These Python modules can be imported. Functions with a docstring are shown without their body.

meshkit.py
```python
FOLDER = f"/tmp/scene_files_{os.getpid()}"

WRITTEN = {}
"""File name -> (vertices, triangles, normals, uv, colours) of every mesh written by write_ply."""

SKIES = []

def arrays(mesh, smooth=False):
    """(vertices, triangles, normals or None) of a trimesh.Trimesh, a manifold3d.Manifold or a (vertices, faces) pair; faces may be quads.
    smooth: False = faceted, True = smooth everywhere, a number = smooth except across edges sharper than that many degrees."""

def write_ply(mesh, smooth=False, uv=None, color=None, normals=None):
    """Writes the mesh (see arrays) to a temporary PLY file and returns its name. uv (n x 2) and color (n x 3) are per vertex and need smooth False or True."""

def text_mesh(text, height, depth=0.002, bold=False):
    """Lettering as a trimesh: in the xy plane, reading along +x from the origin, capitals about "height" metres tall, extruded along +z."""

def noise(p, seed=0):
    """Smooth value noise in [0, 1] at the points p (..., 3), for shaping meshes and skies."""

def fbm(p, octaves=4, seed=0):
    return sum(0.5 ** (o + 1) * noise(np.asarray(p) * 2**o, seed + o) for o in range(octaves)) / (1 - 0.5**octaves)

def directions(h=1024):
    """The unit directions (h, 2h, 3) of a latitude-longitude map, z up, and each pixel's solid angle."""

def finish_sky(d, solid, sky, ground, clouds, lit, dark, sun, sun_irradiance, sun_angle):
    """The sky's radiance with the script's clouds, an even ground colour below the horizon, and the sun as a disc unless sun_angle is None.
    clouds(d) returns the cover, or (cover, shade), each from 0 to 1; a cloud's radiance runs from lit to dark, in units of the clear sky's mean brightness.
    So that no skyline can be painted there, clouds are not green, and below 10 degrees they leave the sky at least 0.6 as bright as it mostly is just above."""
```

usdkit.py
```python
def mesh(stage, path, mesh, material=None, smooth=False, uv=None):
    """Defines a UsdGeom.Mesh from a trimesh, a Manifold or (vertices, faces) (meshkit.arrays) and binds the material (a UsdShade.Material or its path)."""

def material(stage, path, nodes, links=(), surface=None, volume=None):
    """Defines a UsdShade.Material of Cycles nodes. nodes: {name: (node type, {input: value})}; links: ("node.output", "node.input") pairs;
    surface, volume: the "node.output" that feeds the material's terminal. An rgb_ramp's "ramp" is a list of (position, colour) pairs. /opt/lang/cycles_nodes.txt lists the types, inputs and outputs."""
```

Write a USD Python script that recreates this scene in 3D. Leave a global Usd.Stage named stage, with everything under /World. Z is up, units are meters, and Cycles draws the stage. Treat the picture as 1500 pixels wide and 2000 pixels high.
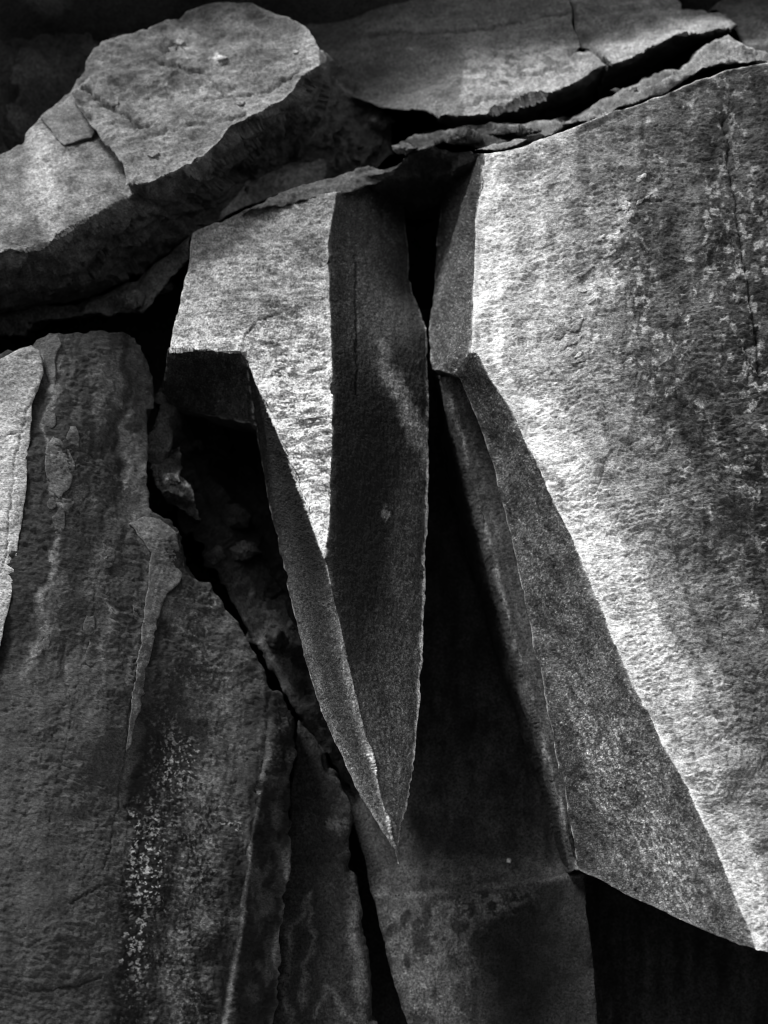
import math
import numpy as np
import shapely
import usdkit
from scipy.interpolate import RBFInterpolator
from scipy.spatial import Delaunay, cKDTree
from pxr import Usd, UsdGeom, UsdLux, UsdShade, Gf, Sdf, Vt

Q = 1.0                       # sampling step multiplier of the meshes
stage = Usd.Stage.CreateInMemory()
UsdGeom.SetStageUpAxis(stage, UsdGeom.Tokens.z)
UsdGeom.SetStageMetersPerUnit(stage, 1.0)
world = UsdGeom.Xform.Define(stage, '/World')
stage.SetDefaultPrim(world.GetPrim())
UsdGeom.Scope.Define(stage, '/World/Looks')

# ------------------------------------------------------------------ camera
CAM, PITCH, TAN = np.array([0.0, 0.0, 1.6]), math.radians(18), 0.25
cam = UsdGeom.Camera.Define(stage, '/World/camera')
cam.AddTranslateOp().Set(Gf.Vec3d(*CAM))
cam.AddRotateXOp().Set(90 + math.degrees(PITCH))
cam.CreateHorizontalApertureAttr(24.0)
cam.CreateVerticalApertureAttr(32.0)
cam.CreateFocalLengthAttr(48.0)
cam.CreateClippingRangeAttr(Gf.Vec2f(0.05, 500))
cam.CreateFStopAttr(1.0)
cam.CreateFocusDistanceAttr(5.75)
cam.CreateExposureAttr(2.3)

# ------------------------------------------------------------------ sky and sun (soft, hazy daylight)
SUN_AZ, SUN_EL = math.radians(-138), math.radians(50)      # azimuth as atan2(x, y)
sun_dir = np.array([math.sin(SUN_AZ) * math.cos(SUN_EL), math.cos(SUN_AZ) * math.cos(SUN_EL), math.sin(SUN_EL)])
sky_m = usdkit.material(stage, '/World/Looks/sky_air', {
    's': ('sky_texture', {'sky_type': 'single_scattering', 'sun_disc': False, 'sun_elevation': SUN_EL, 'sun_rotation': SUN_AZ}),
    'g': ('rgb_to_bw', {}), 'b': ('background_shader', {'strength': 0.05})},
    [('s.color', 'g.color'), ('g.val', 'b.color')], surface='b.background')
dome = UsdLux.DomeLight.Define(stage, '/World/sky')
UsdShade.MaterialBindingAPI.Apply(dome.GetPrim()).Bind(sky_m)
dome.GetPrim().SetCustomDataByKey('kind', 'structure')
sun = UsdLux.DistantLight.Define(stage, '/World/sun')
sun.CreateNormalizeAttr(True)
sun.CreateIntensityAttr(0.4)
sun.CreateAngleAttr(16.0)
sun.CreateColorAttr(Gf.Vec3f(1.0, 1.0, 1.0))
sun.AddRotateZOp().Set(-math.degrees(SUN_AZ))
sun.AddRotateXOp().Set(-(90 - math.degrees(SUN_EL)) )
# rotateX(-(90-el)) tips -z (straight down) so that +z points to +y at the elevation; rotateZ(-azimuth) turns it to the azimuth

# ------------------------------------------------------------------ materials
def rock_material(name, gain=1.0, grain=170.0, bump=0.5, stretch=(1, 1, 1), contrast=1.0):
    """Stone: the mesh's own map of stains and painted light (primvar tone), broken up by grain of three sizes."""
    lo, hi = max(0.05, 1 - 0.85 * contrast), 1 + 0.95 * contrast
    n = {
        'geo': ('geometry', {}),
        'map': ('mapping', {'mapping_type': 'point', 'scale': stretch}),
        'tone': ('attribute', {'attribute': 'tone'}),
        'fine': ('noise_texture', {'scale': grain, 'detail': 3.0, 'roughness': 0.75}),
        'mid': ('noise_texture', {'scale': grain / 5, 'detail': 5.0, 'roughness': 0.65}),
        'pit': ('noise_texture', {'scale': grain / 2.2, 'detail': 3.0, 'roughness': 0.6}),
        'mf': ('map_range', {'from_min': 0.3, 'from_max': 0.7, 'to_min': lo, 'to_max': hi, 'clamp': True}),
        'mm': ('map_range', {'from_min': 0.3, 'from_max': 0.7, 'to_min': 0.72, 'to_max': 1.28, 'clamp': True}),
        'a': ('math', {'math_type': 'multiply'}), 'b': ('math', {'math_type': 'multiply'}),
        'c': ('math', {'math_type': 'multiply', 'value2': gain}),
        'cl': ('math', {'math_type': 'minimum', 'value2': 0.62}),
        'col': ('combine_color', {}),
        'hs': ('math', {'math_type': 'multiply_add', 'value2': 0.8}),
        'bump': ('bump', {'strength': bump, 'distance': 0.012}),
        'p': ('principled_bsdf', {'roughness': 0.9, 'specular_ior_level': 0.15, 'diffuse_roughness': 0.6}),
    }
    links = [('geo.position', 'map.vector'), ('map.vector', 'fine.vector'), ('map.vector', 'mid.vector'), ('map.vector', 'pit.vector'),
             ('fine.fac', 'mf.value'), ('mid.fac', 'mm.value'), ('mf.result', 'a.value1'), ('mm.result', 'a.value2'),
             ('tone.fac', 'b.value1'), ('a.value', 'b.value2'), ('b.value', 'c.value1'), ('c.value', 'cl.value1'),
             ('cl.value', 'col.r'), ('cl.value', 'col.g'), ('cl.value', 'col.b'), ('col.color', 'p.base_color'),
             ('pit.fac', 'hs.value1'), ('fine.fac', 'hs.value3'), ('hs.value', 'bump.height'), ('bump.normal', 'p.normal')]
    return usdkit.material(stage, '/World/Looks/' + name, n, links, surface='p.BSDF')

M = {
    'slab': rock_material('pale_rippled_sandstone', grain=120, bump=0.55, stretch=(0.7, 0.7, 1.5), contrast=0.8),
    'grain': rock_material('grainy_sandstone', grain=120, bump=0.8, contrast=1.0),
    'dark': rock_material('varnished_sandstone', grain=100, bump=0.6, contrast=1.0),
    'smooth': rock_material('smooth_sandstone', grain=120, bump=0.3, stretch=(0.6, 0.6, 1.4), contrast=0.7),
}

# ------------------------------------------------------------------ gradient noise
_r = np.random.default_rng(12)
PERM = np.concatenate([_r.permutation(256)] * 3).astype(np.int32)
_g = _r.normal(size=(256, 3)); GRAD = (_g / np.linalg.norm(_g, axis=1, keepdims=True)).astype(np.float32)
_q, _ = np.linalg.qr(_r.normal(size=(3, 3))); TURN = _q

def noise(p, seed=0):
    p = np.asarray(p, float) + seed * 17.37
    i = np.floor(p).astype(np.int32); t = (p - i).astype(np.float32); i &= 255
    w = t * t * t * (t * (t * 6 - 15) + 10)
    out = 0
    hx = (PERM[i[..., 0]], PERM[i[..., 0] + 1])
    for a in (0, 1):
        for b in (0, 1):
            hb = PERM[hx[a] + i[..., 1] + b]
            for c in (0, 1):
                g = GRAD[PERM[hb + i[..., 2] + c]]
                d = g[..., 0] * (t[..., 0] - a) + g[..., 1] * (t[..., 1] - b) + g[..., 2] * (t[..., 2] - c)
                out = out + d * (w[..., 0] if a else 1 - w[..., 0]) * (w[..., 1] if b else 1 - w[..., 1]) * (w[..., 2] if c else 1 - w[..., 2])
    return out

def fbm(p, octaves=4, seed=0):
    """Noise of several octaves, each turned against the last, about 0.5 on average."""
    p = np.asarray(p, float) @ TURN if octaves < 0 else np.asarray(p, float)
    out, a = 0, 1.0
    for o in range(octaves):
        out = out + a * noise(p, seed * 0.731 + o)
        p = p * 2.03; a *= 0.55
    return 0.5 + 0.62 * out

# ------------------------------------------------------------------ rock builder
F_, U_ = np.array([0, math.cos(PITCH), math.sin(PITCH)]), np.array([0, -math.sin(PITCH), math.cos(PITCH)])

def at(px, py, y):
    """The point of the cliff that lies on the upright plane at depth y, measured on the 1500 x 2000 survey sheet."""
    px, py, y = np.broadcast_arrays(*(np.asarray(k, float) for k in (px, py, y)))
    u, v = (px - 750) / 750 * TAN, (1000 - py) / 750 * TAN
    d = F_ + u[..., None] * np.array([1.0, 0, 0]) + v[..., None] * U_
    return CAM + d * (y / d[..., 1])[..., None]

def sheet(p):
    d = p - CAM
    w = d @ F_
    return np.stack([750 + d[:, 0] / w / TAN * 750, 1000 - (d @ U_) / w / TAN * 750], 1)

def densify(loop, step, rag=0.0):
    """A loop in short steps; rag makes each side run unevenly (the same way for both faces that share it)."""
    out = []
    for a, b in zip(loop, loop[1:] + loop[:1]):
        k = max(1, int(math.ceil(math.dist(a[:2], b[:2]) / step)))
        flip = a > b
        A, B = (b, a) if flip else (a, b)
        pts = [tuple(A[j] + (B[j] - A[j]) * i / k for j in range(3)) for i in range(k + 1)]
        if rag and k > 2:
            L = math.dist(A[:2], B[:2]); s = np.linspace(0, L, k + 1)
            sd = A[0] * 0.37 + A[1] * 0.73 + B[0] * 0.19 + B[1] * 0.11
            z = lambda w, j: np.stack([s / w, s * 0 + sd, s * 0 + 0.37 + j], 1)
            o = 3.4 * (fbm(z(85.0, 0), 3, 301) - 0.5) + 2.6 * (fbm(z(17.0, 2.1), 3, 305) - 0.5) * sstep(0.42, 0.66, fbm(z(70.0, 4.7), 2, 309))
            o = rag * o * np.minimum(1, np.minimum(s, L - s) / 12)
            nx, ny = -(B[1] - A[1]) / L, (B[0] - A[0]) / L
            pts = [(q[0] + nx * e, q[1] + ny * e, q[2]) if 0 < i < k else q for i, (q, e) in enumerate(zip(pts, o))]
        if flip: pts = pts[::-1]
        out += pts[:-1]
    return np.array(out)

def fill(loop, step, ctrl, rng, rag):
    """One face of a stone: (n x 3 sheet points with depth, triangles, how many belong to the outline)."""
    ring = densify(loop, step, rag)
    poly = shapely.Polygon(ring[:, :2]).buffer(0)
    x0, y0, x1, y1 = poly.bounds
    gx, gy = np.meshgrid(np.arange(x0, x1 + step, step), np.arange(y0, y1 + step, step * 0.866))
    gx = gx + (np.arange(gx.shape[0])[:, None] % 2) * step * 0.5
    g = np.stack([gx.ravel(), gy.ravel()], 1) + rng.uniform(-0.22, 0.22, (gx.size, 2)) * step
    inner = poly.buffer(-0.55 * step)
    g = g[shapely.contains_xy(inner, g[:, 0], g[:, 1])]
    base = densify(loop, 30.0)
    src = np.vstack([base] + ([np.array(ctrl, float)] if ctrl else []))
    _, keep = np.unique(np.round(src[:, :2], 1), axis=0, return_index=True)
    src = src[np.sort(keep)]
    rbf = RBFInterpolator(src[:, :2] / 1000, src[:, 2], kernel='thin_plate_spline', smoothing=1e-5)
    if len(g):
        y = rbf(g / 1000)
        res = ring[:, 2] - rbf(ring[:, :2] / 1000)
        k = min(6, len(ring))
        d, i = cKDTree(ring[:, :2]).query(g, k=k)
        w = 1 / (d + 1e-3) ** 2
        y = y + (res[i] * w).sum(1) / w.sum(1) * np.exp(-d[:, 0] / 40)
        pts = np.vstack([ring, np.c_[g, y]])
    else:
        pts = ring
    tri = Delaunay(pts[:, :2]).simplices
    c = pts[tri][:, :, :2].mean(1)
    tri = tri[shapely.contains_xy(poly.buffer(0.02), c[:, 0], c[:, 1])]
    p = pts[tri][:, :, :2]
    a = (p[:, 1, 0] - p[:, 0, 0]) * (p[:, 2, 1] - p[:, 0, 1]) - (p[:, 1, 1] - p[:, 0, 1]) * (p[:, 2, 0] - p[:, 0, 0])
    tri[a > 0] = tri[a > 0][:, ::-1]                 # sheet y runs down: make every face look at the viewer's side
    return pts, tri[np.abs(a) > 1e-6], len(ring)

def normals(v, f):
    n, c = np.zeros_like(v), np.cross(v[f[:, 1]] - v[f[:, 0]], v[f[:, 2]] - v[f[:, 0]])
    for k in range(3): np.add.at(n, f[:, k], c)
    return n / np.maximum(np.linalg.norm(n, axis=1, keepdims=True), 1e-12)

def sstep(a, b, x):
    t = np.clip((x - a) / (b - a), 0, 1)
    return t * t * (3 - 2 * t)

def facets(q, size, seed):
    """Broken stone: planes at random tilts that meet in edges, as a height."""
    r = rngs(900 + seed)
    lo, hi = q.min(0) - size, q.max(0) + size
    m = int(min(6000, max(8, np.prod((hi - lo) / size))))
    c = r.uniform(lo, hi, (m, 3)); g = r.normal(size=(m, 3)); g /= np.linalg.norm(g, axis=1, keepdims=True)
    d, i = cKDTree(c).query(q, k=min(5, m))
    v = np.einsum('nkj,nkj->nk', q[:, None] - c[i], g[i]) - 0.15 * d
    return v.max(1)

def relief(p, n, d_edge, k, mask=1.0):
    """Displacement of the stone in metres along its normal, and vector wobble that makes edges run unevenly."""
    s = k.get('seed', 0) * 7.31
    q = p + s
    h = k.get('swell', 0.03) * (fbm(q * 2.3, 3, 1) - 0.5)
    if k.get('ripple', 0):                            # bedding ripples, long across and short upwards
        tilt, (fx, fz) = k.get('tilt', 0.0), k.get('rip', (22, 52))
        w = q.copy(); w[:, 2] = q[:, 2] + tilt * q[:, 0] + 0.06 * (fbm(q * 4, 2, 5) - 0.5)
        w[:, 0] += 0.05 * (fbm(q * 9 + 4, 2, 6) - 0.5)
        r = fbm(w * np.array([fx, fx, fz]), 3, 2)
        r2 = 1 - np.abs(2 * fbm(w * np.array([fx, fx, fz]) * 0.45, 3, 9) - 1)
        mod = 0.12 + 1.25 * sstep(0.36, 0.66, fbm(q * 3.6, 4, 12))
        h = h + mask * k['ripple'] * mod * ((r - 0.5) * 1.3 + (r2 - 0.8) * 1.1)
    if k.get('spall', 0):                             # thin layers that flaked away, with ragged edges
        t = fbm(q * np.array([2.6, 2.6, 3.4]) + 3.0, 6, 20) * k.get('layers', 9)
        fl = np.floor(t); fr = t - fl
        h = h + mask * k['spall'] * (fl - k.get('layers', 9) / 2 + sstep(0.80, 0.98, fr))
    if k.get('streak', 0):                            # upright flutes
        h = h + k['streak'] * (fbm(q * np.array([34, 34, 4.0]), 4, 31) - 0.5)
    if k.get('rough', 0):                             # broken, hackly fracture
        r = 1 - np.abs(2 * fbm(q * np.array([5, 5, 7.5]), 5, 41) - 1)
        h = h + k['rough'] * (r - 0.75)
    soft = 1 - 0.93 * np.exp(-(d_edge / 0.018) ** 2)
    h = h * soft
    if k.get('facet', 0):
        wq = q + 0.05 * np.stack([fbm(q * 6 + j, 3, 33 + j) - 0.5 for j in range(3)], 1)
        h = h + (1 - mask if 'mask' in k else 1.0) * (1 - np.exp(-(d_edge / 0.05) ** 2)) * k['facet'] * (facets(wq, k.get('cell', 0.16), 3) + 0.5 * facets(wq, k.get('cell', 0.16) * 0.4, 4))
    if k.get('grit', 0):
        h = h + (1 - mask) * soft * k['grit'] * (0.5 * (fbm(q * 30, 3, 55) - 0.5) + (fbm(q * np.array([80, 80, 36]), 3, 56) - 0.5))
    h = h + k.get('fine', 0.003) * soft * (fbm(q * 75, 3, 51) - 0.5) * 2
    chip = k.get('chip', 0.012)
    if chip:
        c = np.clip(fbm(q * 14, 4, 61) - 0.42, 0, 1) * 3 + 0.25
        h = h - chip * np.exp(-d_edge / k.get('chip_width', 0.012)) * c
        big = np.clip(fbm(q * 4.6, 4, 66) - 0.60, 0, 0.2) * 14
        h = h - chip * 1.6 * np.exp(-(d_edge / 0.03) ** 2) * big
    wob = np.stack([fbm(q * 7 + 11.3 * j, 4, 70 + j) - 0.5 for j in range(3)], 1) * k.get('wobble', 0.022)
    return h, wob

rngs = np.random.default_rng
taken = {}
def numbered(name):
    taken[name] = taken.get(name, -1) + 1
    return name if not taken[name] else f'{name}_{taken[name]:03d}'

TRIS = [0]
SURF, FACING = {}, {}
def emit(path, v, f, tone, mat):
    m = usdkit.mesh(stage, path, (v, f), M[mat], smooth=True)
    UsdGeom.PrimvarsAPI(m).CreatePrimvar('tone', Sdf.ValueTypeNames.FloatArray, 'vertex').Set(Vt.FloatArray.FromNumpy(tone.astype(np.float32)))
    TRIS[0] += len(f)
    return m.GetPrim()

def stone(name, label, faces, tone, mat='grain', back=7.0, taper=0.9, step=3.0, cat='rock', group=None, parent=None, ctrl=None, kind=None, **k):
    """A block of stone: its broken faces (loops of (x, y, depth)), closed by sides that run back into the cliff."""
    rng = rngs(k.get('seed', 0) + 5)
    step = step * Q
    V, F, ring_ids, off = [], [], [], 0
    for i, loop in enumerate(faces):
        pts, tri, nr = fill([tuple(map(float, q)) for q in loop], step, (ctrl or {}).get(i), rng, k.get('rag', 3.0))
        V.append(pts); F.append(tri + off); ring_ids.append(np.arange(nr) + off); off += len(pts)
    V, F, ring_ids = np.vstack(V), np.vstack(F), np.concatenate(ring_ids)
    key = np.round(V, 3)
    _, first, inv = np.unique(key, axis=0, return_index=True, return_inverse=True)
    inv = inv.ravel()
    V, F = V[first], inv[F]
    F = F[(F[:, 0] != F[:, 1]) & (F[:, 1] != F[:, 2]) & (F[:, 0] != F[:, 2])]
    edge = np.unique(inv[ring_ids])
    P = at(V[:, 0], V[:, 1], V[:, 2])
    n0 = normals(P, F)
    d_edge = cKDTree(P[edge]).query(P)[0]
    h, wob = relief(P, n0, d_edge, k, k['mask'](V[:, 0], V[:, 1]) * sstep(0.5, 0.8, -n0[:, 1]) if 'mask' in k else 1.0)
    cut = np.zeros(len(V))
    for line, wd, dp in k.get('grooves', ()):                 # cracks: real grooves with one lip standing proud
        ux, uy = warp(V[:, 0], V[:, 1], 5, 16, 3)
        dd = along(ux, uy, line)
        h = h - dp * np.exp(-(dd / wd) ** 2) * (0.5 + mott(V[:, 0], V[:, 1], 14, 14, 91))
        cut = np.maximum(cut, np.exp(-(dd / wd) ** 2) * (dp > 0) * (wd < 5))
    if k.get('shape') is not None: h = h + k['shape'](V[:, 0], V[:, 1])
    P2 = P + n0 * h[:, None] + wob
    T = None
    SURF[label] = (cKDTree(sheet(P2)), P2[:, 1])
    FACING['ny'] = -n0[:, 1]
    T = tone(V[:, 0], V[:, 1], P, d_edge)
    T = T * (1 - 0.5 * cut)  # shade inside the grooves painted into the tone as well
    side = (1 - sstep(0.5, 0.8, -n0[:, 1])) if 'mask' in k else 1.0
    sp = k.get('speck', 0.16) + k.get('speck_side', 0.0) * side                       # single mineral grains, pale and dark
    T = T * np.exp(sp * rng.normal(size=len(T)) - 0.5 * sp ** 2)
    wear = k.get('wear', 0.0)
    if wear:
        T = T + wear * np.exp(-d_edge / k.get('wear_width', 0.008)) * sstep(0.35, 0.6, fbm(P * 16, 3, 81))  # worn edges paler, with rim light painted into the tone
    # sides
    e = np.sort(np.vstack([F[:, [0, 1]], F[:, [1, 2]], F[:, [2, 0]]]), axis=1)
    u, cnt = np.unique(e, axis=0, return_counts=True)
    border = {tuple(x) for x in u[cnt == 1]}
    de = np.vstack([F[:, [0, 1]], F[:, [1, 2]], F[:, [2, 0]]])
    de = np.array([x for x in de if tuple(sorted(x)) in border])
    ids = np.unique(de)
    pos = {a: i for i, a in enumerate(ids)}
    cen = P2[ids].mean(0)
    rows, tones, N = [], [], len(P2)
    if k.get('thick') is not None:
        depths = [P2[ids][:, 1] + k['thick'] * t for t in (0.5, 1.0)]
    else:
        depths = [P2[ids][:, 1] + (np.maximum(back, P2[ids][:, 1] + 0.05) - P2[ids][:, 1]) * t for t in (0.04, 0.15, 0.4, 1.0)]
    full = max(float((dd - P2[ids][:, 1]).max()) for dd in depths) or 1
    for dd in depths:
        r = P2[ids].copy(); t = ((dd - r[:, 1]) / full)[:, None]
        r[:, 0] = cen[0] + (r[:, 0] - cen[0]) * (1 - (1 - taper) * t[:, 0])
        r[:, 2] = cen[2] + (r[:, 2] - cen[2]) * (1 - (1 - taper) * t[:, 0])
        r[:, 2] += (dd - r[:, 1]) * max(0.0, (cen[2] - CAM[2]) / cen[1]) * k.get('lift', 1.0)
        r[:, 0] += (dd - r[:, 1]) * cen[0] / cen[1] * k.get('lift', 1.0)
        r[:, 1] = dd
        if 0 < len(rows) < len(depths) - 1: r += (np.stack([fbm(r * 5 + j, 3, 90 + j) for j in range(3)], 1) - 0.5) * 0.06
        rows.append(r); tones.append(T[ids] * 0 + np.median(T))
    SF = []
    a = np.array([pos[x] for x in de[:, 0]]); b = np.array([pos[x] for x in de[:, 1]])
    prev_a, prev_b = de[:, 0], de[:, 1]
    m = len(ids)
    for j in range(len(rows)):
        na, nb = N + j * m + a, N + j * m + b
        SF += [np.c_[prev_a, na, prev_b], np.c_[prev_b, na, nb]]
        prev_a, prev_b = na, nb
    cap = N + len(rows) * m
    SF.append(np.c_[prev_b, prev_a, np.full(len(a), cap)])
    capp = rows[-1].mean(0)
    allV = np.vstack([P2] + rows + [capp[None]])
    allT = np.clip(np.concatenate([T] + tones + [[np.median(T)]]), 0.004, 0.7)
    allF = np.vstack([F] + SF)
    if parent is None:
        nm = numbered(name)
        org = np.array([cen[0], cen[1], allV[:, 2].min()])
        x = UsdGeom.Xform.Define(stage, '/World/' + nm)
        x.AddTranslateOp().Set(Gf.Vec3d(*org))
        pr = x.GetPrim()
        pr.SetCustomDataByKey('label', label); pr.SetCustomDataByKey('category', cat)
        if group: pr.SetCustomDataByKey('group', group)
        if kind: pr.SetCustomDataByKey('kind', kind)
        path = f'/World/{nm}/' + k.get('body', 'stone')
    else:
        pr, org = parent
        path = f'{pr.GetPath()}/' + numbered_child(pr, name)
    m_ = emit(path, allV - org, allF, allT, mat)
    if parent is not None and label: m_.SetCustomDataByKey('label', label)
    return pr, org

def numbered_child(pr, name):
    k = 0
    while stage.GetPrimAtPath(f'{pr.GetPath()}/' + (name if not k else f'{name}_{k:03d}')): k += 1
    return name if not k else f'{name}_{k:03d}'

# ------------------------------------------------------------------ stains and painted shade
def warp(x, y, amp=18, sc=55.0, seed=0):
    z = np.zeros_like(x) + seed * 3.7
    q = np.stack([x / sc, y / sc, z], 1)
    return x + amp * 2 * (fbm(q, 5, 101 + seed) - 0.5), y + amp * 2 * (fbm(q + 31.7, 5, 131 + seed) - 0.5)

def mott(x, y, sx, sy, seed, oct=5):
    return fbm(np.stack([x / sx, y / sy, np.zeros_like(x) + seed], 1), oct, 200 + seed)

def blob(x, y, cx, cy, rx, ry, ang=0.0, soft=0.5):
    c, s = math.cos(math.radians(ang)), math.sin(math.radians(ang))
    u, v = ((x - cx) * c + (y - cy) * s) / rx, (-(x - cx) * s + (y - cy) * c) / ry
    return 1 - sstep(1 - soft, 1 + soft, np.hypot(u, v))

def along(x, y, line):
    """Distance on the sheet to a line, for veins and long streaks."""
    l = shapely.LineString(line)
    return shapely.distance(shapely.points(x, y), l)

def plain(v, seed=0, amp=0.6, sx=60, sy=45):
    return lambda x, y, p, d: v * (1 + amp * 2 * (mott(x, y, sx, sy, seed) - 0.5))

def ragged(cx, cy, rx, ry, r, ang=0.0, k=9):
    pts = []
    for i in range(k):
        a = 2 * math.pi * i / k + r.uniform(-.2, .2); s = r.uniform(0.6, 1.2)
        u, v = rx * s * math.cos(a), ry * s * math.sin(a)
        pts.append((cx + u * math.cos(ang) - v * math.sin(ang), cy + u * math.sin(ang) + v * math.cos(ang)))
    return pts

def flake(parent, label, loop, tone, thick, seed, mat='slab', note=None, **k):
    """A thin layer of stone that still clings to the face of a block: a part of that block."""
    tree, yy = SURF[label]
    d, i = tree.query(np.array([q[:2] for q in loop]), k=8)
    loop = [(q[0], q[1], float(np.median(yy[j])) - thick) for q, j in zip(loop, i)]
    k = {**dict(swell=0.004, ripple=0.003, fine=0.003, chip=0.003, wobble=0.003, rag=2.5, step=2.4), **k}
    stone('flake', note, [loop], tone, mat, thick=thick * 1.7, taper=1.0, seed=seed, parent=parent, lift=0.6, **k)

# ------------------------------------------------------------------ the cliff behind and the ground
def build_setting():
    n = int(120 / Q)
    xs, zs = np.linspace(-9, 9, n * 2), np.linspace(-0.4, 12, n * 2)
    X, Z = np.meshgrid(xs, zs)
    hole = np.maximum(np.abs(X) / 1.95, np.abs(Z - 3.55) / 2.75)          # the shattered hollow that the loose blocks fill
    Y = 5.7 + 1.6 * (1 - sstep(0.92, 1.06, hole + 0.08 * (fbm(np.stack([X, Z, X * 0], -1) * 1.3, 3, 7) - 0.5)))
    q = np.stack([X, Y, Z], -1)
    Y = Y - 0.5 * (fbm(q * np.array([0.5, 0.5, 0.7]), 5, 3) - 0.5) * sstep(0.9, 1.3, hole) - 0.12 * (fbm(q * 2.5, 5, 4) - 0.5)
    Y = Y - 0.35 * np.clip(Z - 6.8, 0, 3) * 0
    v = np.stack([X, Y, Z], -1).reshape(-1, 3)
    i = np.arange(n * 2 * n * 2).reshape(n * 2, n * 2)
    f = np.vstack([np.c_[i[:-1, :-1].ravel(), i[:-1, 1:].ravel(), i[1:, 1:].ravel()], np.c_[i[:-1, :-1].ravel(), i[1:, 1:].ravel(), i[1:, :-1].ravel()]])
    t = np.where(hole.ravel() < 1.0, 0.035, 0.22) * (0.5 + fbm(v * np.array([1.5, 1.5, 0.8]), 5, 8))
    c = emit('/World/cliff', v, f, t, 'dark'); c.SetCustomDataByKey('kind', 'structure')
    n = 90
    a = np.linspace(-1, 1, n); a = np.sign(a) * np.abs(a) ** 2.2 * 150
    X, Y = np.meshgrid(a, a + 2)
    Z = 0.25 * (fbm(np.stack([X, Y, X * 0], -1) * 0.8, 4, 9) - 0.5)
    v = np.stack([X, Y, Z], -1).reshape(-1, 3)
    i = np.arange(n * n).reshape(n, n)
    f = np.vstack([np.c_[i[:-1, :-1].ravel(), i[:-1, 1:].ravel(), i[1:, 1:].ravel()], np.c_[i[:-1, :-1].ravel(), i[1:, 1:].ravel(), i[1:, :-1].ravel()]])
    g = emit('/World/ground', v, f, 0.10 * (0.6 + 0.8 * fbm(v * 1.2, 4, 10)), 'dark'); g.SetCustomDataByKey('kind', 'structure')
build_setting()

# ------------------------------------------------------------------ broad pale slab on the right
LU = [(945, 300, 5.60), (938, 350, 5.60), (928, 420, 5.59), (925, 480, 5.58), (922, 600, 5.56), (918, 690, 5.54)]
LL = [(918, 690, 5.54), (932, 689, 5.53), (960, 740, 5.52), (1000, 805, 5.51), (1050, 915, 5.50), (1110, 1040, 5.48), (1160, 1160, 5.47), (1215, 1290, 5.45),
      (1280, 1430, 5.44), (1340, 1535, 5.43), (1400, 1660, 5.42), (1440, 1760, 5.41), (1476, 1856, 5.40)]
front = LU + LL[1:] + [(1600, 1880, 5.42), (1750, 1900, 5.45), (1750, 60, 5.62), (1500, 122, 5.54), (1420, 135, 5.52), (1300, 180, 5.50), (1200, 215, 5.51), (1100, 255, 5.54), (1030, 285, 5.57)]
CB = [(885, 732, 5.74), (900, 742, 5.76), (960, 900, 5.86), (1000, 1060, 5.90), (1040, 1250, 5.92), (1085, 1480, 5.94), (1115, 1620, 5.95), (1130, 1700, 5.95)]
bevel = LL + [(1400, 1829, 5.52), (1300, 1781, 5.66), (1220, 1746, 5.80)] + CB[::-1]
inner = LU + [CB[0], (868, 726, 5.84), (842, 722, 6.0), (837, 640, 6.14), (848, 560, 6.25), (852, 470, 6.35), (868, 350, 6.35), (900, 300, 6.1)]
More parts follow.
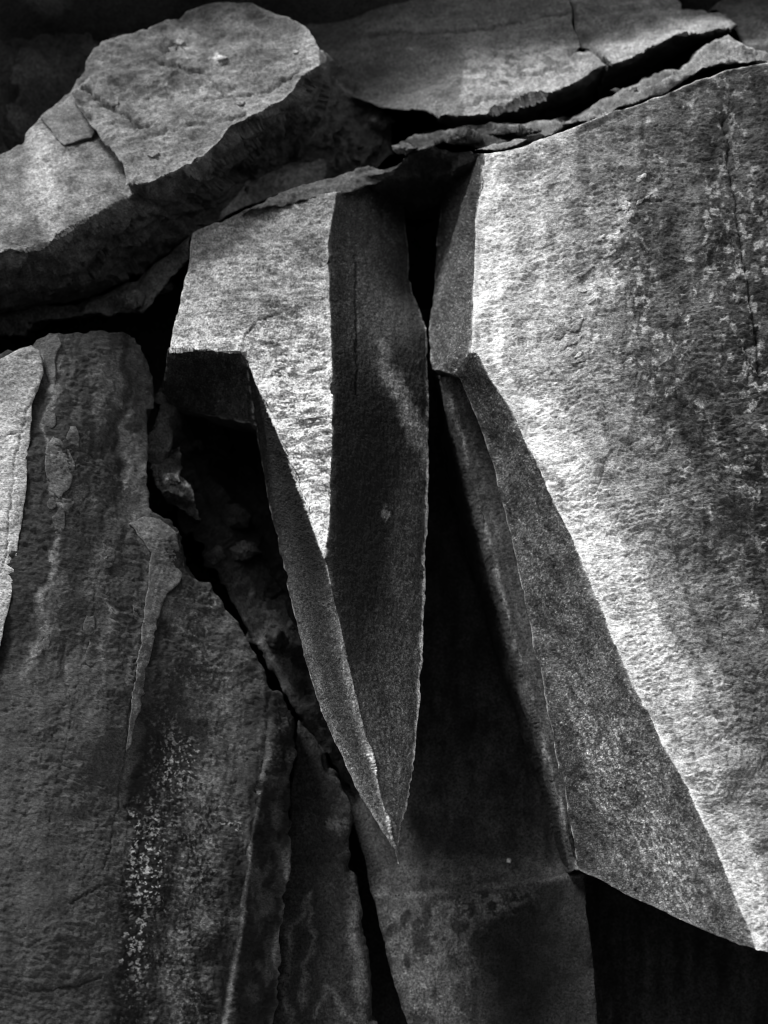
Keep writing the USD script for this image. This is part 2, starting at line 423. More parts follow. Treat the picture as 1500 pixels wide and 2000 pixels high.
def t_slab(x, y, p, d):
    u, v = warp(x, y, 30, 90, 1)
    e = np.interp(v, [300, 690, 805, 1040, 1290, 1535, 1856], [940, 920, 1000, 1110, 1215, 1340, 1476])   # the left edge
    s = u - e
    m1, m2, m3 = mott(x, y, 60, 44, 3), mott(s, y, 90, 420, 4), mott(s, y, 26, 330, 47)
    q = (s + 110 * (m2 - 0.5)) / np.interp(y, [500, 700, 1000, 1300, 1500], [1.5, 1.3, 0.95, 0.8, 0.75])
    t = np.interp(q, [0, 60, 140, 240, 400, 700], [0.46, 0.42, 0.215, 0.10, 0.042, 0.026])     # darker away from the left edge: varnish, with light falloff painted in
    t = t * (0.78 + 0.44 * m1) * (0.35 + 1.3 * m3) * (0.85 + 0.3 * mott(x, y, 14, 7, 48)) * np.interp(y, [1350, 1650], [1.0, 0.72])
    t = t * (1 - 0.4 * sstep(0.52, 0.62, mott(x, y, 20, 10, 5)) * sstep(20, 220, s))
    t = t * (1 - 0.5 * sstep(0.5, 0.66, mott(s, y, 44, 340, 44)) * sstep(180, 380, s))
    t = t + 0.16 * sstep(0.58, 0.66, mott(x, y, 16, 20, 6)) * sstep(200, 320, s) * sstep(0.4, 0.6, mott(s, y, 50, 200, 49))
    t = t + 0.10 * blob(u, v, 1290, 1010, 46, 130, -14, .9) * m1 + 0.16 * blob(u, v, 1185, 500, 18, 180, 15, .8) * sstep(.4, .55, mott(x, y, 16, 12, 149))
    t = t * (1 - 0.28 * (1 - sstep(270, 480, v + 60 * (m2 - 0.5))))  # top dimmed: sky blocked by the overhang, painted into the tone
    cr = x - e
    b = 0.066 * (0.1 + 0.9 * mott(cr, y, 16, 130, 7) + 0.9 * mott(cr, y, 5, 26, 107)) * np.interp(y, [690, 1000, 1300, 1700], [0.8, 1.0, 1.1, 1.1])  # bevel kept darker than the front: its side shade is painted in
    b = b * (1 + 0.5 * np.exp(-((cr + 6) / 8.0) ** 2) * mott(x, y, 20, 20, 108))
    lich = sstep(0.48, 0.62, mott(cr, y, 8, 12, 8)) * (blob(u, v, 1215, 1540, 70, 220, -28, .7) + 0.7 * blob(u, v, 1330, 1720, 60, 90, -30, .8))
    b = b + 0.13 * lich
    b = b * (1 - 0.6 * blob(u, v, 1110, 1540, 40, 200, -12, .7)) * (1 - 0.45 * sstep(0.5, 0.62, mott(cr, y, 24, 40, 109)))
    w = 0.06 * (0.6 + 0.8 * mott(x, y, 14, 80, 9)) * (0.35 + 0.65 * sstep(330, 560, y))
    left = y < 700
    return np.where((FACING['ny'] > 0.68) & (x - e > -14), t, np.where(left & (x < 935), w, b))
def slab_mask(x, y):
    return sstep(-4, 6, x - np.interp(y, [300, 420, 690, 805, 915, 1040, 1160, 1290, 1430, 1535, 1660, 1856], [945, 928, 930, 1000, 1050, 1110, 1160, 1215, 1280, 1340, 1400, 1476]))
SLAB = 'broad pale slab with a rippled face filling the whole right side'
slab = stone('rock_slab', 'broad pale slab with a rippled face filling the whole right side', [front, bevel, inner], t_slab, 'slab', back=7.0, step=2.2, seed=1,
      ctrl={0: [(1040, 420, 5.52), (1120, 700, 5.45), (1230, 960, 5.41), (1330, 1250, 5.38), (1420, 1500, 5.37), (1500, 800, 5.48), (1500, 1300, 5.44), (1650, 1100, 5.62), (1400, 480, 5.47)]},
      swell=0.05, ripple=0.0055, rip=(34, 80), spall=0.0045, layers=15, fine=0.003, chip=0.003, wobble=0.010, wear=0.22, wear_width=0.005, tilt=-0.12, rag=1.3, grit=0.005, speck=0.18, speck_side=0.36, mask=slab_mask,
      grooves=[([(1415, 230), (1440, 420), (1462, 560), (1490, 740)], 3.0, 0.014), ([(1100, 405), (1300, 395), (1500, 420)], 3.0, 0.006), ([(1225, 870), (1290, 990), (1350, 1110), (1420, 1210)], 13.0, 0.016), ([(1262, 340), (1225, 440), (1170, 540), (1140, 690)], 11.0, -0.010),
               ([(1225, 620), (1245, 760), (1225, 850)], 9.0, -0.008), ([(1330, 560), (1300, 720), (1340, 900)], 9.0, -0.009), ([(1180, 800), (1200, 880), (1160, 960)], 5.0, 0.008)])

r_ = rngs(77)
for i in range(26):                                                   # the flaky seam that runs down the slab
    t_ = r_.uniform(0, 1)
    cx = np.interp(t_, [0, .25, .5, .75, 1], [1250, 1215, 1160, 1135, 1120]) + r_.normal(0, 16); cy = 345 + 350 * t_ + r_.normal(0, 8)
    flake(slab, SLAB, ragged(cx, cy, r_.uniform(9, 24), r_.uniform(4, 9), r_, -0.6, 7), plain(r_.uniform(0.15, 0.30), 300 + i, 0.6, 12, 8), 0.006, 300 + i, rag=5)
# ------------------------------------------------------------------ hanging spike in the middle
FL = [(376, 455, 5.92), (366, 530, 5.83), (347, 600, 5.74), (328, 685, 5.64)]
FB = [(328, 685, 5.64), (400, 684, 5.62), (470, 693, 5.60), (482, 706, 5.60)]
FE = [(482, 706, 5.60), (512, 775, 5.56), (546, 862, 5.51), (582, 950, 5.46), (611, 1030, 5.41), (635, 1097, 5.37)]
FR = [(657, 375, 5.86), (646, 430, 5.81), (640, 480, 5.77), (645, 600, 5.68), (650, 750, 5.57), (648, 900, 5.47), (645, 1000, 5.42), (635, 1097, 5.37)]
RG = [(635, 1097, 5.37), (660, 1200, 5.35), (690, 1340, 5.33), (720, 1465, 5.31), (748, 1570, 5.30), (778, 1688, 5.30)]
RS = [(657, 375, 5.86), (720, 366, 6.12), (790, 372, 6.42), (797, 480, 6.36), (803, 560, 6.28), (832, 640, 6.14), (836, 760, 6.06), (833, 900, 5.98), (830, 1080, 5.87),
      (822, 1250, 5.75), (812, 1420, 5.60), (800, 1560, 5.44), (789, 1630, 5.36), (778, 1688, 5.30)]
LS = [(482, 706, 5.60), (484, 730, 5.80), (497, 830, 6.05), (520, 960, 6.05), (546, 1080, 6.02), (580, 1230, 5.94), (626, 1390, 5.78), (690, 1532, 5.52), (740, 1615, 5.36), (778, 1688, 5.30)]
f_front = FL + FB[1:] + FE[1:] + FR[::-1][1:] + [(560, 386, 5.90), (470, 412, 5.92)]
f_right = FR + RG[1:] + RS[::-1][1:-1]
f_left = FE + RG[1:] + LS[::-1][1:-1]
f_under = FB + [LS[1], LS[2], (420, 815, 6.3), (345, 800, 6.3), (316, 768, 6.2)]
def t_spike(x, y, p, d):
    u, v = warp(x, y, 22, 60, 2)
    rx = np.interp(y, [375, 480, 750, 1000, 1097, 1340, 1666], [657, 640, 650, 645, 635, 690, 775])
    lx = np.interp(y, [690, 706, 862, 1097, 1340, 1666], [300, 482, 546, 635, 690, 775])
    m = mott(x, y, 60, 30, 12)
    f = np.interp(v + 50 * (m - 0.5), [380, 460, 600, 680, 760, 1100], [0.16, 0.24, 0.30, 0.46, 0.56, 0.56]) * (0.7 + 0.6 * m)  # front darkens upward: shade of the overhang painted into the tone
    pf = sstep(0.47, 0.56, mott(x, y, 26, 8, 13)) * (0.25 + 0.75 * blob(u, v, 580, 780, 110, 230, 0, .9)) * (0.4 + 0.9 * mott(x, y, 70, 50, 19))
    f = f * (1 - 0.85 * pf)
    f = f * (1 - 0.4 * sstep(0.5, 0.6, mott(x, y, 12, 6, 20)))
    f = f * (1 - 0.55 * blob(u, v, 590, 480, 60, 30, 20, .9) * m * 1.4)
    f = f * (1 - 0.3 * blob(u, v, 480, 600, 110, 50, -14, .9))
    sx = x - rx
    r = np.interp(y, [400, 600, 800, 1100, 1300, 1660], [0.034, 0.026, 0.010, 0.012, 0.034, 0.075]) * (0.25 + 0.9 * mott(sx, y, 16, 240, 14) + 0.6 * mott(sx, y, 6, 40, 114))  # right side: shade painted into the tone, along with varnish streaks
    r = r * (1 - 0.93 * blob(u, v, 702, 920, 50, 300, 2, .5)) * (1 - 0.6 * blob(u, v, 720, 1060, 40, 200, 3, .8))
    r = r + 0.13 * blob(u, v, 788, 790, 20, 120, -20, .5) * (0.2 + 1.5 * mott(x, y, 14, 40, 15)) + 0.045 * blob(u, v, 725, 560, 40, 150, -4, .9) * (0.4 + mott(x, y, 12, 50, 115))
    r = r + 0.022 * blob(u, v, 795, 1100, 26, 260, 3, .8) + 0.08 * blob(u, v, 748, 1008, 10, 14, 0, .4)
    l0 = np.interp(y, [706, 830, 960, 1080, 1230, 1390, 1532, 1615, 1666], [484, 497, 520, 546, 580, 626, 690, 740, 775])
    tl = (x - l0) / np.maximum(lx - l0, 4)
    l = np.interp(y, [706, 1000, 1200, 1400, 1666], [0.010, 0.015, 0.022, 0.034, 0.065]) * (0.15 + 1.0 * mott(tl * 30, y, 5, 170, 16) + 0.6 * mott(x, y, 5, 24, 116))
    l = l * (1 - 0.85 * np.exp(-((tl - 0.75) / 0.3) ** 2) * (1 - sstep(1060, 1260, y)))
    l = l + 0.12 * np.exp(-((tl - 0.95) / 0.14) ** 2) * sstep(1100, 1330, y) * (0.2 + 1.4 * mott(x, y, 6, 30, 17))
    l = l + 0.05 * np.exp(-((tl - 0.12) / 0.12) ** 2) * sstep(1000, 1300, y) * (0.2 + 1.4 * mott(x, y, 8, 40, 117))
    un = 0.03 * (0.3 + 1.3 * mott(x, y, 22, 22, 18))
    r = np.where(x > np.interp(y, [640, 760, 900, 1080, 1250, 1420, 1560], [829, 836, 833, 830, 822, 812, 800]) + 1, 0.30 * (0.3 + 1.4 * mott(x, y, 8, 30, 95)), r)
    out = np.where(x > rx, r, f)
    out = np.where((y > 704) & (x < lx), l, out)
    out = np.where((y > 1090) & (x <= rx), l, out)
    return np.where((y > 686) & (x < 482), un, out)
f_rim = RS[5:-1] + [(q[0] + (5 if 1 < j < 6 else 1.5), q[1], q[2] + 0.014) for j, q in enumerate(RS[5:-1])][::-1]
def spike_mask(x, y):
    return sstep(-3, 5, np.interp(y, [375, 480, 750, 1000, 1097], [657, 640, 650, 645, 635]) - x) * sstep(-3, 5, x - np.interp(y, [690, 706, 862, 1097], [300, 482, 546, 635])) * (y < 1100)
SPIKE = 'long wedge of rock hanging point down in the middle, its narrow front brightly lit'
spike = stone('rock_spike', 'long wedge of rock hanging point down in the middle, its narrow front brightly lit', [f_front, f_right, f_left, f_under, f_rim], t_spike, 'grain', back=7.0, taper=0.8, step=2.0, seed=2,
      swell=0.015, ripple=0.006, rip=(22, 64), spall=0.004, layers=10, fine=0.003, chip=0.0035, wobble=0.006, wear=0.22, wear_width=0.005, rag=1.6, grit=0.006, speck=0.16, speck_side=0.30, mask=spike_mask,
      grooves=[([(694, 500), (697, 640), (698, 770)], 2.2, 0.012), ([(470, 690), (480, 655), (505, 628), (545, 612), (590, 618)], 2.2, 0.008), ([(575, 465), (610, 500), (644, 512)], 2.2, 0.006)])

# ------------------------------------------------------------------ rib and dark panels behind the spike
RC = [(866, 735, 5.98), (905, 880, 6.08), (950, 1050, 6.14), (990, 1200, 6.17), (1040, 1380, 6.18), (1098, 1600, 6.18), (1124, 1700, 6.18)]
rib_r = RC + [(1136, 1700, 6.12), (1150, 1700, 6.3), (1120, 1480, 6.15), (1070, 1250, 6.12), (1030, 1060, 6.10), (985, 900, 6.06), (915, 735, 5.95)]
rib_l = RC + [(1105, 1712, 6.5), (1062, 1560, 6.6), (1000, 1380, 6.65), (945, 1200, 6.65), (900, 1040, 6.6), (866, 900, 6.5), (845, 735, 6.3)]
def t_rib(x, y, p, d):
    c = np.interp(y, [735, 880, 1050, 1200, 1380, 1600, 1700], [866, 905, 950, 990, 1040, 1098, 1124])
    s = x - c
    t = 0.035 * (0.4 + 1.1 * mott(x, y, 18, 90, 21))
    t = t + 0.12 * np.exp(-((s - 2 - 10 * (mott(x, y, 30, 90, 153) - .5)) / 5.0) ** 2) * sstep(0.36, 0.7, mott(x, y, 12, 70, 22)) + 0.03 * np.exp(-((s - 24) / 3.0) ** 2) * mott(x, y, 10, 60, 122)
    return np.where(s < -14, 0.012 * (0.4 + 1.2 * mott(x, y, 30, 90, 23)), t)
stone('rock_rib', 'narrow dark rib running down behind the left edge of the pale slab', [rib_r, rib_l], t_rib, 'dark', back=7.1, step=3.0, seed=3, swell=0.04, streak=0.006, fine=0.003, chip=0.003, wobble=0.012, rag=1.0)

panel = [(560, 640, 6.9), (860, 600, 6.9), (900, 900, 6.85), (960, 1100, 6.8), (1060, 1450, 6.7), (1120, 1660, 6.6), (1140, 1706, 6.55), (1000, 1728, 6.6), (850, 1740, 6.65), (728, 1752, 6.7), (700, 1640, 6.75), (655, 1500, 6.8), (600, 1380, 6.85), (520, 1000, 6.95)]
def t_panel(x, y, p, d):
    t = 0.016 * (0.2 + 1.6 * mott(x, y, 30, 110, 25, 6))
    t = t + 0.016 * sstep(0.40, 0.78, mott(x, y, 40, 90, 26, 7)) * sstep(1100, 1650, y) * (0.4 + 1.2 * mott(x, y, 10, 14, 126))
    t = t + 0.05 * blob(x, y, 700, 1640, 30, 130, -12, .8) + 0.05 * blob(x, y, 930, 1700, 130, 26, -3, .9) * mott(x, y, 30, 20, 27)
    return t + 0.45 * blob(x, y, 993, 1681, 4, 4, 0, .3)
LEDGE = [(728, 1752, 6.64), (850, 1740, 6.58), (1000, 1728, 6.52), (1100, 1714, 6.46), (1140, 1706, 6.40)]
low = LEDGE + [(1150, 1800, 6.37), (1160, 1900, 6.34), (1176, 2120, 6.30), (842, 2120, 6.44), (775, 1940, 6.52), (748, 1830, 6.60)]
panel = panel[:6] + LEDGE[::-1] + [(700, 1640, 6.72)] + panel[11:]
def t_low(x, y, p, d):
    u, v = warp(x, y, 30, 60, 6)
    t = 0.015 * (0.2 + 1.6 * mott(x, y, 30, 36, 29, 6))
    t = t * (1 - 0.55 * blob(u, v, 1030, 1880, 110, 150, 8, .5))
    lf = sstep(0.48, 0.58, mott(x, y, 40, 60, 30, 7)) * (0.5 + mott(x, y, 9, 12, 143))
    t = t + 0.026 * lf * (1.2 * blob(u, v, 820, 1850, 90, 170, -12, .8) + blob(u, v, 930, 1775, 70, 36, -14, .7))
    ring = np.abs(mott(x, y, 60, 90, 31) - 0.5)
    return t + 0.04 * np.exp(-(ring / 0.012) ** 2) * (1 - sstep(880, 960, x))
def t_back(x, y, p, d):
    ly = np.interp(x, [728, 850, 1000, 1100, 1140], [1752, 1740, 1728, 1714, 1706])
    k = sstep(-3, 3, y - ly)
    edge = np.exp(-((y - ly - 2) / 7) ** 2) * (0.2 + 1.3 * mott(x, y, 40, 12, 96))
    return t_panel(x, y, p, d) * (1 - k) + t_low(x, y, p, d) * k + 0.03 * edge + 0.05 * sstep(.5, .56, mott(x, y, 30, 18, 144)) * blob(x, y, 955, 1765, 80, 28, -14, .6)
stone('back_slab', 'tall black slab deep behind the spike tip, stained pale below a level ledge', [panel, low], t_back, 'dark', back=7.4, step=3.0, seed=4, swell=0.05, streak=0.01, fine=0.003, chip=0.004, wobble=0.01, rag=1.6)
rec = [(1120, 1690, 7.05), (1750, 1800, 7.0), (1750, 2150, 6.95), (1120, 2150, 7.0)]
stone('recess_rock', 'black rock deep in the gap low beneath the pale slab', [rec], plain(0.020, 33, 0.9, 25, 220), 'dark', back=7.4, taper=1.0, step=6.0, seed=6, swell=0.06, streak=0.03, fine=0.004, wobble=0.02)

# ------------------------------------------------------------------ recess left of the spike
rw = [(331, 690, 6.30), (319, 760, 6.24), (301, 850, 6.2), (287, 882, 6.2), (292, 915, 6.3), (302, 960, 6.32), (345, 975, 6.36), (392, 1030, 6.4), (425, 1110, 6.42), (490, 1235, 6.46), (545, 1330, 6.5), (585, 1400, 6.52),
      (650, 1480, 6.6), (700, 1560, 6.75), (720, 1000, 6.95), (600, 700, 6.9), (480, 680, 6.8)]
def t_rw(x, y, p, d):
    u, v = warp(x, y, 30, 60, 8)
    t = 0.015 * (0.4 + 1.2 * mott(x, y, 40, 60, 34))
    t = t + 0.07 * blob(u, v, 322, 830, 22, 110, 14, .7)
    t = t + 0.04 * blob(u, v, 500, 1210, 70, 60, 40, .8) + 0.05 * blob(u, v, 540, 1290, 20, 60, -25, .7)
    return t
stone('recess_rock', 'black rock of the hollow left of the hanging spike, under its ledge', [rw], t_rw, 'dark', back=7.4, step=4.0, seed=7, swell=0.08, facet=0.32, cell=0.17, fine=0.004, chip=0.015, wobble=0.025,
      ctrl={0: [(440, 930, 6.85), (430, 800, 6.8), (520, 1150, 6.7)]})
def lump(cx, cy, y, rx, ry, name, label, tone, seed, group=None, rough=0.05):
    r = rngs(seed); k = 9; pts = []
    for i in range(k):
        a = 2 * math.pi * i / k; s = r.uniform(0.75, 1.15)
        pts.append((cx + rx * s * math.cos(a), cy + ry * s * math.sin(a), y + r.uniform(0.02, 0.06)))
    c = (cx + rx * r.uniform(-.3, .3), cy + ry * r.uniform(-.3, .3), y - 0.05)
    fc = [[pts[0], pts[1], pts[2], pts[3], c], [pts[3], pts[4], pts[5], pts[6], c], [pts[6], pts[7], pts[8], pts[0], c]]
    stone(name, label, fc, plain(tone, seed, 0.8, 14, 14), 'dark', thick=0.3, step=2.6, seed=seed, swell=0.02, facet=0.45, cell=0.10, fine=0.003, chip=0.008, wobble=0.02, group=group, rag=4)
stone('rock_fragment', 'jagged hooked stone with pale broken edge, wedged left of the black hollow', [
    [(296, 905, 6.12), (322, 935, 6.08), (352, 930, 6.10), (372, 945, 6.14), (384, 985, 6.20), (366, 968, 6.16), (340, 958, 6.12), (316, 966, 6.12), (302, 950, 6.12)],
    [(384, 985, 6.20), (366, 968, 6.16), (340, 958, 6.12), (316, 966, 6.12), (330, 985, 6.3), (390, 1020, 6.34)],
    [(296, 905, 6.12), (322, 935, 6.08), (352, 930, 6.10), (356, 905, 6.3), (352, 870, 6.36), (310, 880, 6.3)]],
    lambda x, y, p, d: 0.05 * (0.4 + 1.2 * mott(x, y, 20, 20, 41)) + 0.16 * np.exp(-d / 0.012) * sstep(.45, .6, mott(x, y, 18, 14, 97)), 'dark', thick=0.5, step=2.6, seed=41, swell=0.03, rough=0.05, fine=0.004, chip=0.012, wobble=0.025)
lump(455, 1010, 6.50, 34, 30, 'rock_fragment', 'dim rounded stone in the black hollow left of the spike, upper of two', 0.022, 42)
lump(475, 1075, 6.46, 36, 24, 'rock_fragment', 'dim rounded stone in the black hollow left of the spike, lower of two', 0.026, 43)
lump(385, 868, 6.48, 18, 14, 'rock_fragment', 'smallest dim stone under the ledge left of the spike', 0.02, 44)

# ------------------------------------------------------------------ walls on the left
RL = [(532, 1350, 6.20), (520, 1450, 6.14), (505, 1550, 6.08), (490, 1640, 6.03), (470, 1800, 5.96), (452, 1900, 5.92), (435, 2000, 5.88), (412, 2120, 5.84)]
wa = [(-160, 700, 5.72), (0, 690, 5.76), (60, 665, 5.78), (110, 650, 5.80), (180, 640, 5.84), (250, 652, 5.92), (290, 690, 6.00), (301, 760, 6.05), (287, 850, 6.03), (288, 920, 6.0), (298, 1000, 5.98),
      (330, 1012, 6.0), (355, 1040, 6.02), (376, 1100, 6.05), (410, 1135, 6.1), (480, 1240, 6.16)] + RL + [(200, 2120, 5.62), (-160, 2120, 5.42), (-160, 1400, 5.58)]
wb = RL + [(530, 2120, 6.10), (545, 1960, 6.14), (556, 1800, 6.18), (569, 1680, 6.22), (576, 1560, 6.26), (583, 1470, 6.30), (575, 1400, 6.32), (553, 1355, 6.26)]
LICHEN = [(265, 1640, 12, 40), (290, 1715, 10, 10), (255, 1845, 18, 26), (270, 1600, 8, 20), (320, 1780, 8, 8), (360, 1480, 22, 40), (350, 1440, 16, 28), (305, 1680, 16, 60), (468, 1615, 12, 18), (440, 1608, 16, 6), (145, 1960, 12, 10), (238, 1862, 16, 6), (290, 1690, 26, 110), (345, 1490, 36, 60), (275, 1850, 16, 60)]
def t_wall(x, y, p, d):
    u, v = warp(x, y, 26, 70, 9)
    t = 0.047 * np.interp(y, [650, 1100, 1400, 2000], [0.95, 1.1, 0.85, 0.6]) * (0.25 + 0.95 * mott(x, y, 44, 420, 36) + 0.55 * mott(x, y, 26, 22, 136))  # wall dims downward: the fall of light is painted into the tone
    lineA = np.interp(v, [670, 740, 850, 930, 980, 1100, 1200, 1300, 1420], [80, 98, 86, 92, 112, 96, 84, 60, 20])       # wavy stain edge
    band = sstep(4, -4, u - lineA) * sstep(660, 760, v) * (1 - sstep(1180, 1420, v))
    t = t * (1 - 0.62 * band * (0.6 + 0.8 * mott(x, y, 12, 22, 137)))
    t = t + 0.085 * np.exp(-((u - lineA - 9) / 7.0) ** 2) * sstep(660, 700, v) * (0.3 + 1.2 * mott(x, y, 10, 50, 138)) * (1 - sstep(1150, 1400, v))
    lineB = np.interp(v, [660, 760, 830, 900, 1000, 1100, 1290, 1450], [258, 262, 240, 252, 236, 238, 200, 170])
    t = t + 0.06 * np.exp(-((u - lineB) / 8.0) ** 2) * (0.2 + 1.5 * mott(x, y, 12, 70, 139)) * (1 - sstep(1250, 1450, v))
    t = t * (1 - 0.35 * sstep(0, 14, u - lineB + 60) * sstep(14, 0, u - lineB + 6) * (1 - sstep(1000, 1200, v)))
    t = t + 0.06 * blob(u, v, 215, 755, 24, 56, 10, .7) + 0.045 * blob(u, v, 266, 930, 20, 120, -4, .6) * (0.4 + 1.2 * mott(x, y, 14, 40, 151)) + 0.04 * blob(u, v, 105, 700, 22, 50, 8, .6)
    t = t * (1 - 0.5 * sstep(0.56, 0.60, mott(u, v, 40, 260, 152)) * (1 - sstep(1300, 1500, y)))
    t = t * (1 - 0.45 * blob(u, v, 195, 900, 50, 36, 0, .7)) * (1 - 0.5 * blob(u, v, 235, 860, 8, 8, 0, .5))
    ex = np.interp(v, [1170, 1290, 1420, 1560, 1700, 2000], [318, 290, 262, 245, 236, 200])   # right of here: black varnish
    s = u - ex
    dark = sstep(0, 22, s)
    n = mott(x, y, 30, 60, 37)
    dk = 0.006 + 0.024 * sstep(0.36, 0.7, n) * sstep(50, 120, s) + 0.026 * blob(u, v, 420, 1300, 100, 190, 0, .9) * (0.3 + 1.2 * mott(x, y, 16, 22, 142)) + 0.05 * blob(u, v, 350, 1190, 34, 22, -20, .7)
    dk = dk + 0.045 * blob(u, v, 380, 1720, 44, 360, 8, .9) * sstep(.42, .62, mott(x, y, 7, 9, 141)) * (0.4 + 1.2 * n)
    sp = sstep(0.60, 0.66, mott(x, y, 8, 8, 38, 3)) * sstep(0.35, 0.6, mott(x, y, 60, 90, 39))
    dk = dk + 0.06 * sp * sstep(5, 60, s) * (1 - sstep(170, 230, s))
    k = np.zeros_like(x)
    for cx, cy, rx, ry in LICHEN:
        k = np.maximum(k, blob(u, v, cx, cy, rx, ry, 6, .7))
    li = sstep(0.60, 0.64, mott(x, y, 6, 7, 40, 3) + 0.22 * (mott(x, y, 40, 50, 140) - 0.5)) * k
    dk = np.maximum(dk, 0.20 * li)
    dk = dk + 0.12 * np.exp(-(np.abs(x - np.interp(y, [1350, 1450, 1550, 1640, 1800, 1900, 2000], [532, 520, 505, 490, 470, 452, 435]) - 4) / 4.0) ** 2) * sstep(1380, 1640, y) * (0.25 + mott(x, y, 9, 40, 46))
    vein = np.exp(-(along(u, v, [(583, 1450), (572, 1560), (560, 1750), (545, 1900)]) / 5) ** 2)
    dk = dk + 0.05 * vein * (0.4 + 0.8 * n)
    t = t * (1 - dark) + dk * dark
    return t
wall, worg = stone('rock_buttress', 'long grey rock face down the left side, black stained and lichen spotted lower right', [wa, wb], t_wall, 'smooth', back=7.2, step=2.6, seed=8,
      ctrl={0: [(120, 800, 5.74), (200, 900, 5.84), (110, 1100, 5.68), (60, 1500, 5.56), (180, 1450, 5.66), (250, 1500, 5.80), (360, 1500, 5.98), (300, 1200, 5.92), (150, 1800, 5.54), (300, 1850, 5.74)]},
      swell=0.05, ripple=0.006, rip=(30, 56), spall=0.003, layers=9, fine=0.003, chip=0.010, wobble=0.016, tilt=0.2, rag=5,
      grooves=[([(196, 1100), (180, 1200), (150, 1350), (105, 1560), (90, 1700)], 1.6, 0.0015), ([(265, 1290), (245, 1450), (225, 1600), (205, 1700)], 2.0, 0.004), ([(140, 1760), (200, 1730), (250, 1725)], 3, 0.006), ([(60, 1935), (150, 1925), (200, 1910)], 3, 0.006)])
# loose layers still clinging to that wall
LWALL = 'long grey rock face down the left side, black stained and lichen spotted lower right'
lw = (wall, worg)
flake(lw, LWALL, [(252, 1022), (280, 1008), (312, 1014), (334, 1030), (348, 1062), (360, 1106), (352, 1136), (336, 1152), (320, 1172), (306, 1215), (292, 1290), (268, 1400), (246, 1470), (262, 1340), (284, 1180), (296, 1080), (270, 1046)],
      plain(0.078, 51, 0.7, 30, 60), 0.012, 51, 'smooth', 'pale pointed flake standing off the wall', rag=4)
flake(lw, LWALL, [(92, 870), (104, 852), (118, 858), (136, 880), (147, 905), (142, 930), (136, 952), (116, 974), (104, 962), (99, 945), (88, 915)], plain(0.085, 52, 0.5, 20, 30), 0.008, 52, 'smooth', 'small pale leaf shaped flake', rag=4)
flake(lw, LWALL, [(78, 672), (112, 652), (120, 672), (108, 700), (102, 760), (96, 775), (90, 730)], plain(0.08, 53, 0.4, 40, 40), 0.010, 53, 'smooth', rag=4)
r_ = rngs(78)
for i in range(14):
    flake(lw, LWALL, ragged(r_.uniform(60, 300), r_.uniform(760, 1500), r_.uniform(8, 18), r_.uniform(12, 30), r_), plain(r_.uniform(0.045, 0.07), 400 + i, 0.5, 14, 14), 0.004, 400 + i, 'smooth', rag=3)

strip = [(-160, 690, 5.64), (0, 700, 5.70), (60, 672, 5.74), (78, 684, 5.745), (86, 730, 5.73), (62, 790, 5.70), (54, 900, 5.675), (43, 1020, 5.645), (24, 1150, 5.61), (0, 1268, 5.57), (-40, 1400, 5.53), (-160, 1560, 5.48)]
def t_strip(x, y, p, d):
    t = 0.34 * (0.65 + 0.7 * mott(x, y, 40, 60, 55))
    return t * (1 - 0.5 * (1 - sstep(690, 860, y)))
stone('edge_slab', 'bright upright strip of rock at the left border of the photo', [strip], t_strip, 'slab', back=6.3, step=2.6, seed=9, swell=0.03, ripple=0.006, spall=0.003, fine=0.003, chip=0.005, wobble=0.010, tilt=0.3, rag=1.6,
      grooves=[([(98, 715), (60, 790), (38, 850), (22, 960), (14, 1060), (0, 1120)], 1.8, 0.006), ([(0, 858), (24, 850), (40, 845)], 2.0, 0.008)])

ctr = [(583, 1405, 6.45), (640, 1472, 6.5), (682, 1562, 6.52), (690, 1680, 6.5), (708, 1800, 6.48), (735, 1960, 6.46), (752, 2120, 6.44), (520, 2120, 6.30), (545, 1800, 6.34), (568, 1560, 6.40)]
def t_ctr(x, y, p, d):
    u, v = warp(x, y, 20, 60, 10)
    t = 0.018 * (0.5 + mott(x, y, 50, 90, 57))
    for ln in ([(600, 1740), (572, 1830), (568, 1900), (560, 2010)], [(600, 1740), (612, 1830), (606, 1900), (590, 1965)], [(606, 1990), (640, 1930), (668, 1960), (700, 2010)]):
        t = t + 0.04 * np.exp(-(along(u, v, ln) / 6) ** 2) * (0.4 + 1.2 * mott(x, y, 20, 40, 58))
    t = t + 0.05 * blob(u, v, 700, 1880, 12, 110, -6, .8)
    t = t + 0.05 * blob(u, v, 660, 1500, 12, 70, -24, .8)
    return t + 0.06 * blob(u, v, 660, 1610, 22, 16, 20, .6) * sstep(.45, .6, mott(x, y, 16, 16, 59))
stone('low_slab', 'blurred dark slab with pale veins at the bottom, left of the black crack', [ctr], t_ctr, 'dark', back=7.2, step=4.0, seed=10, swell=0.05, fine=0.003, chip=0.012, wobble=0.02)

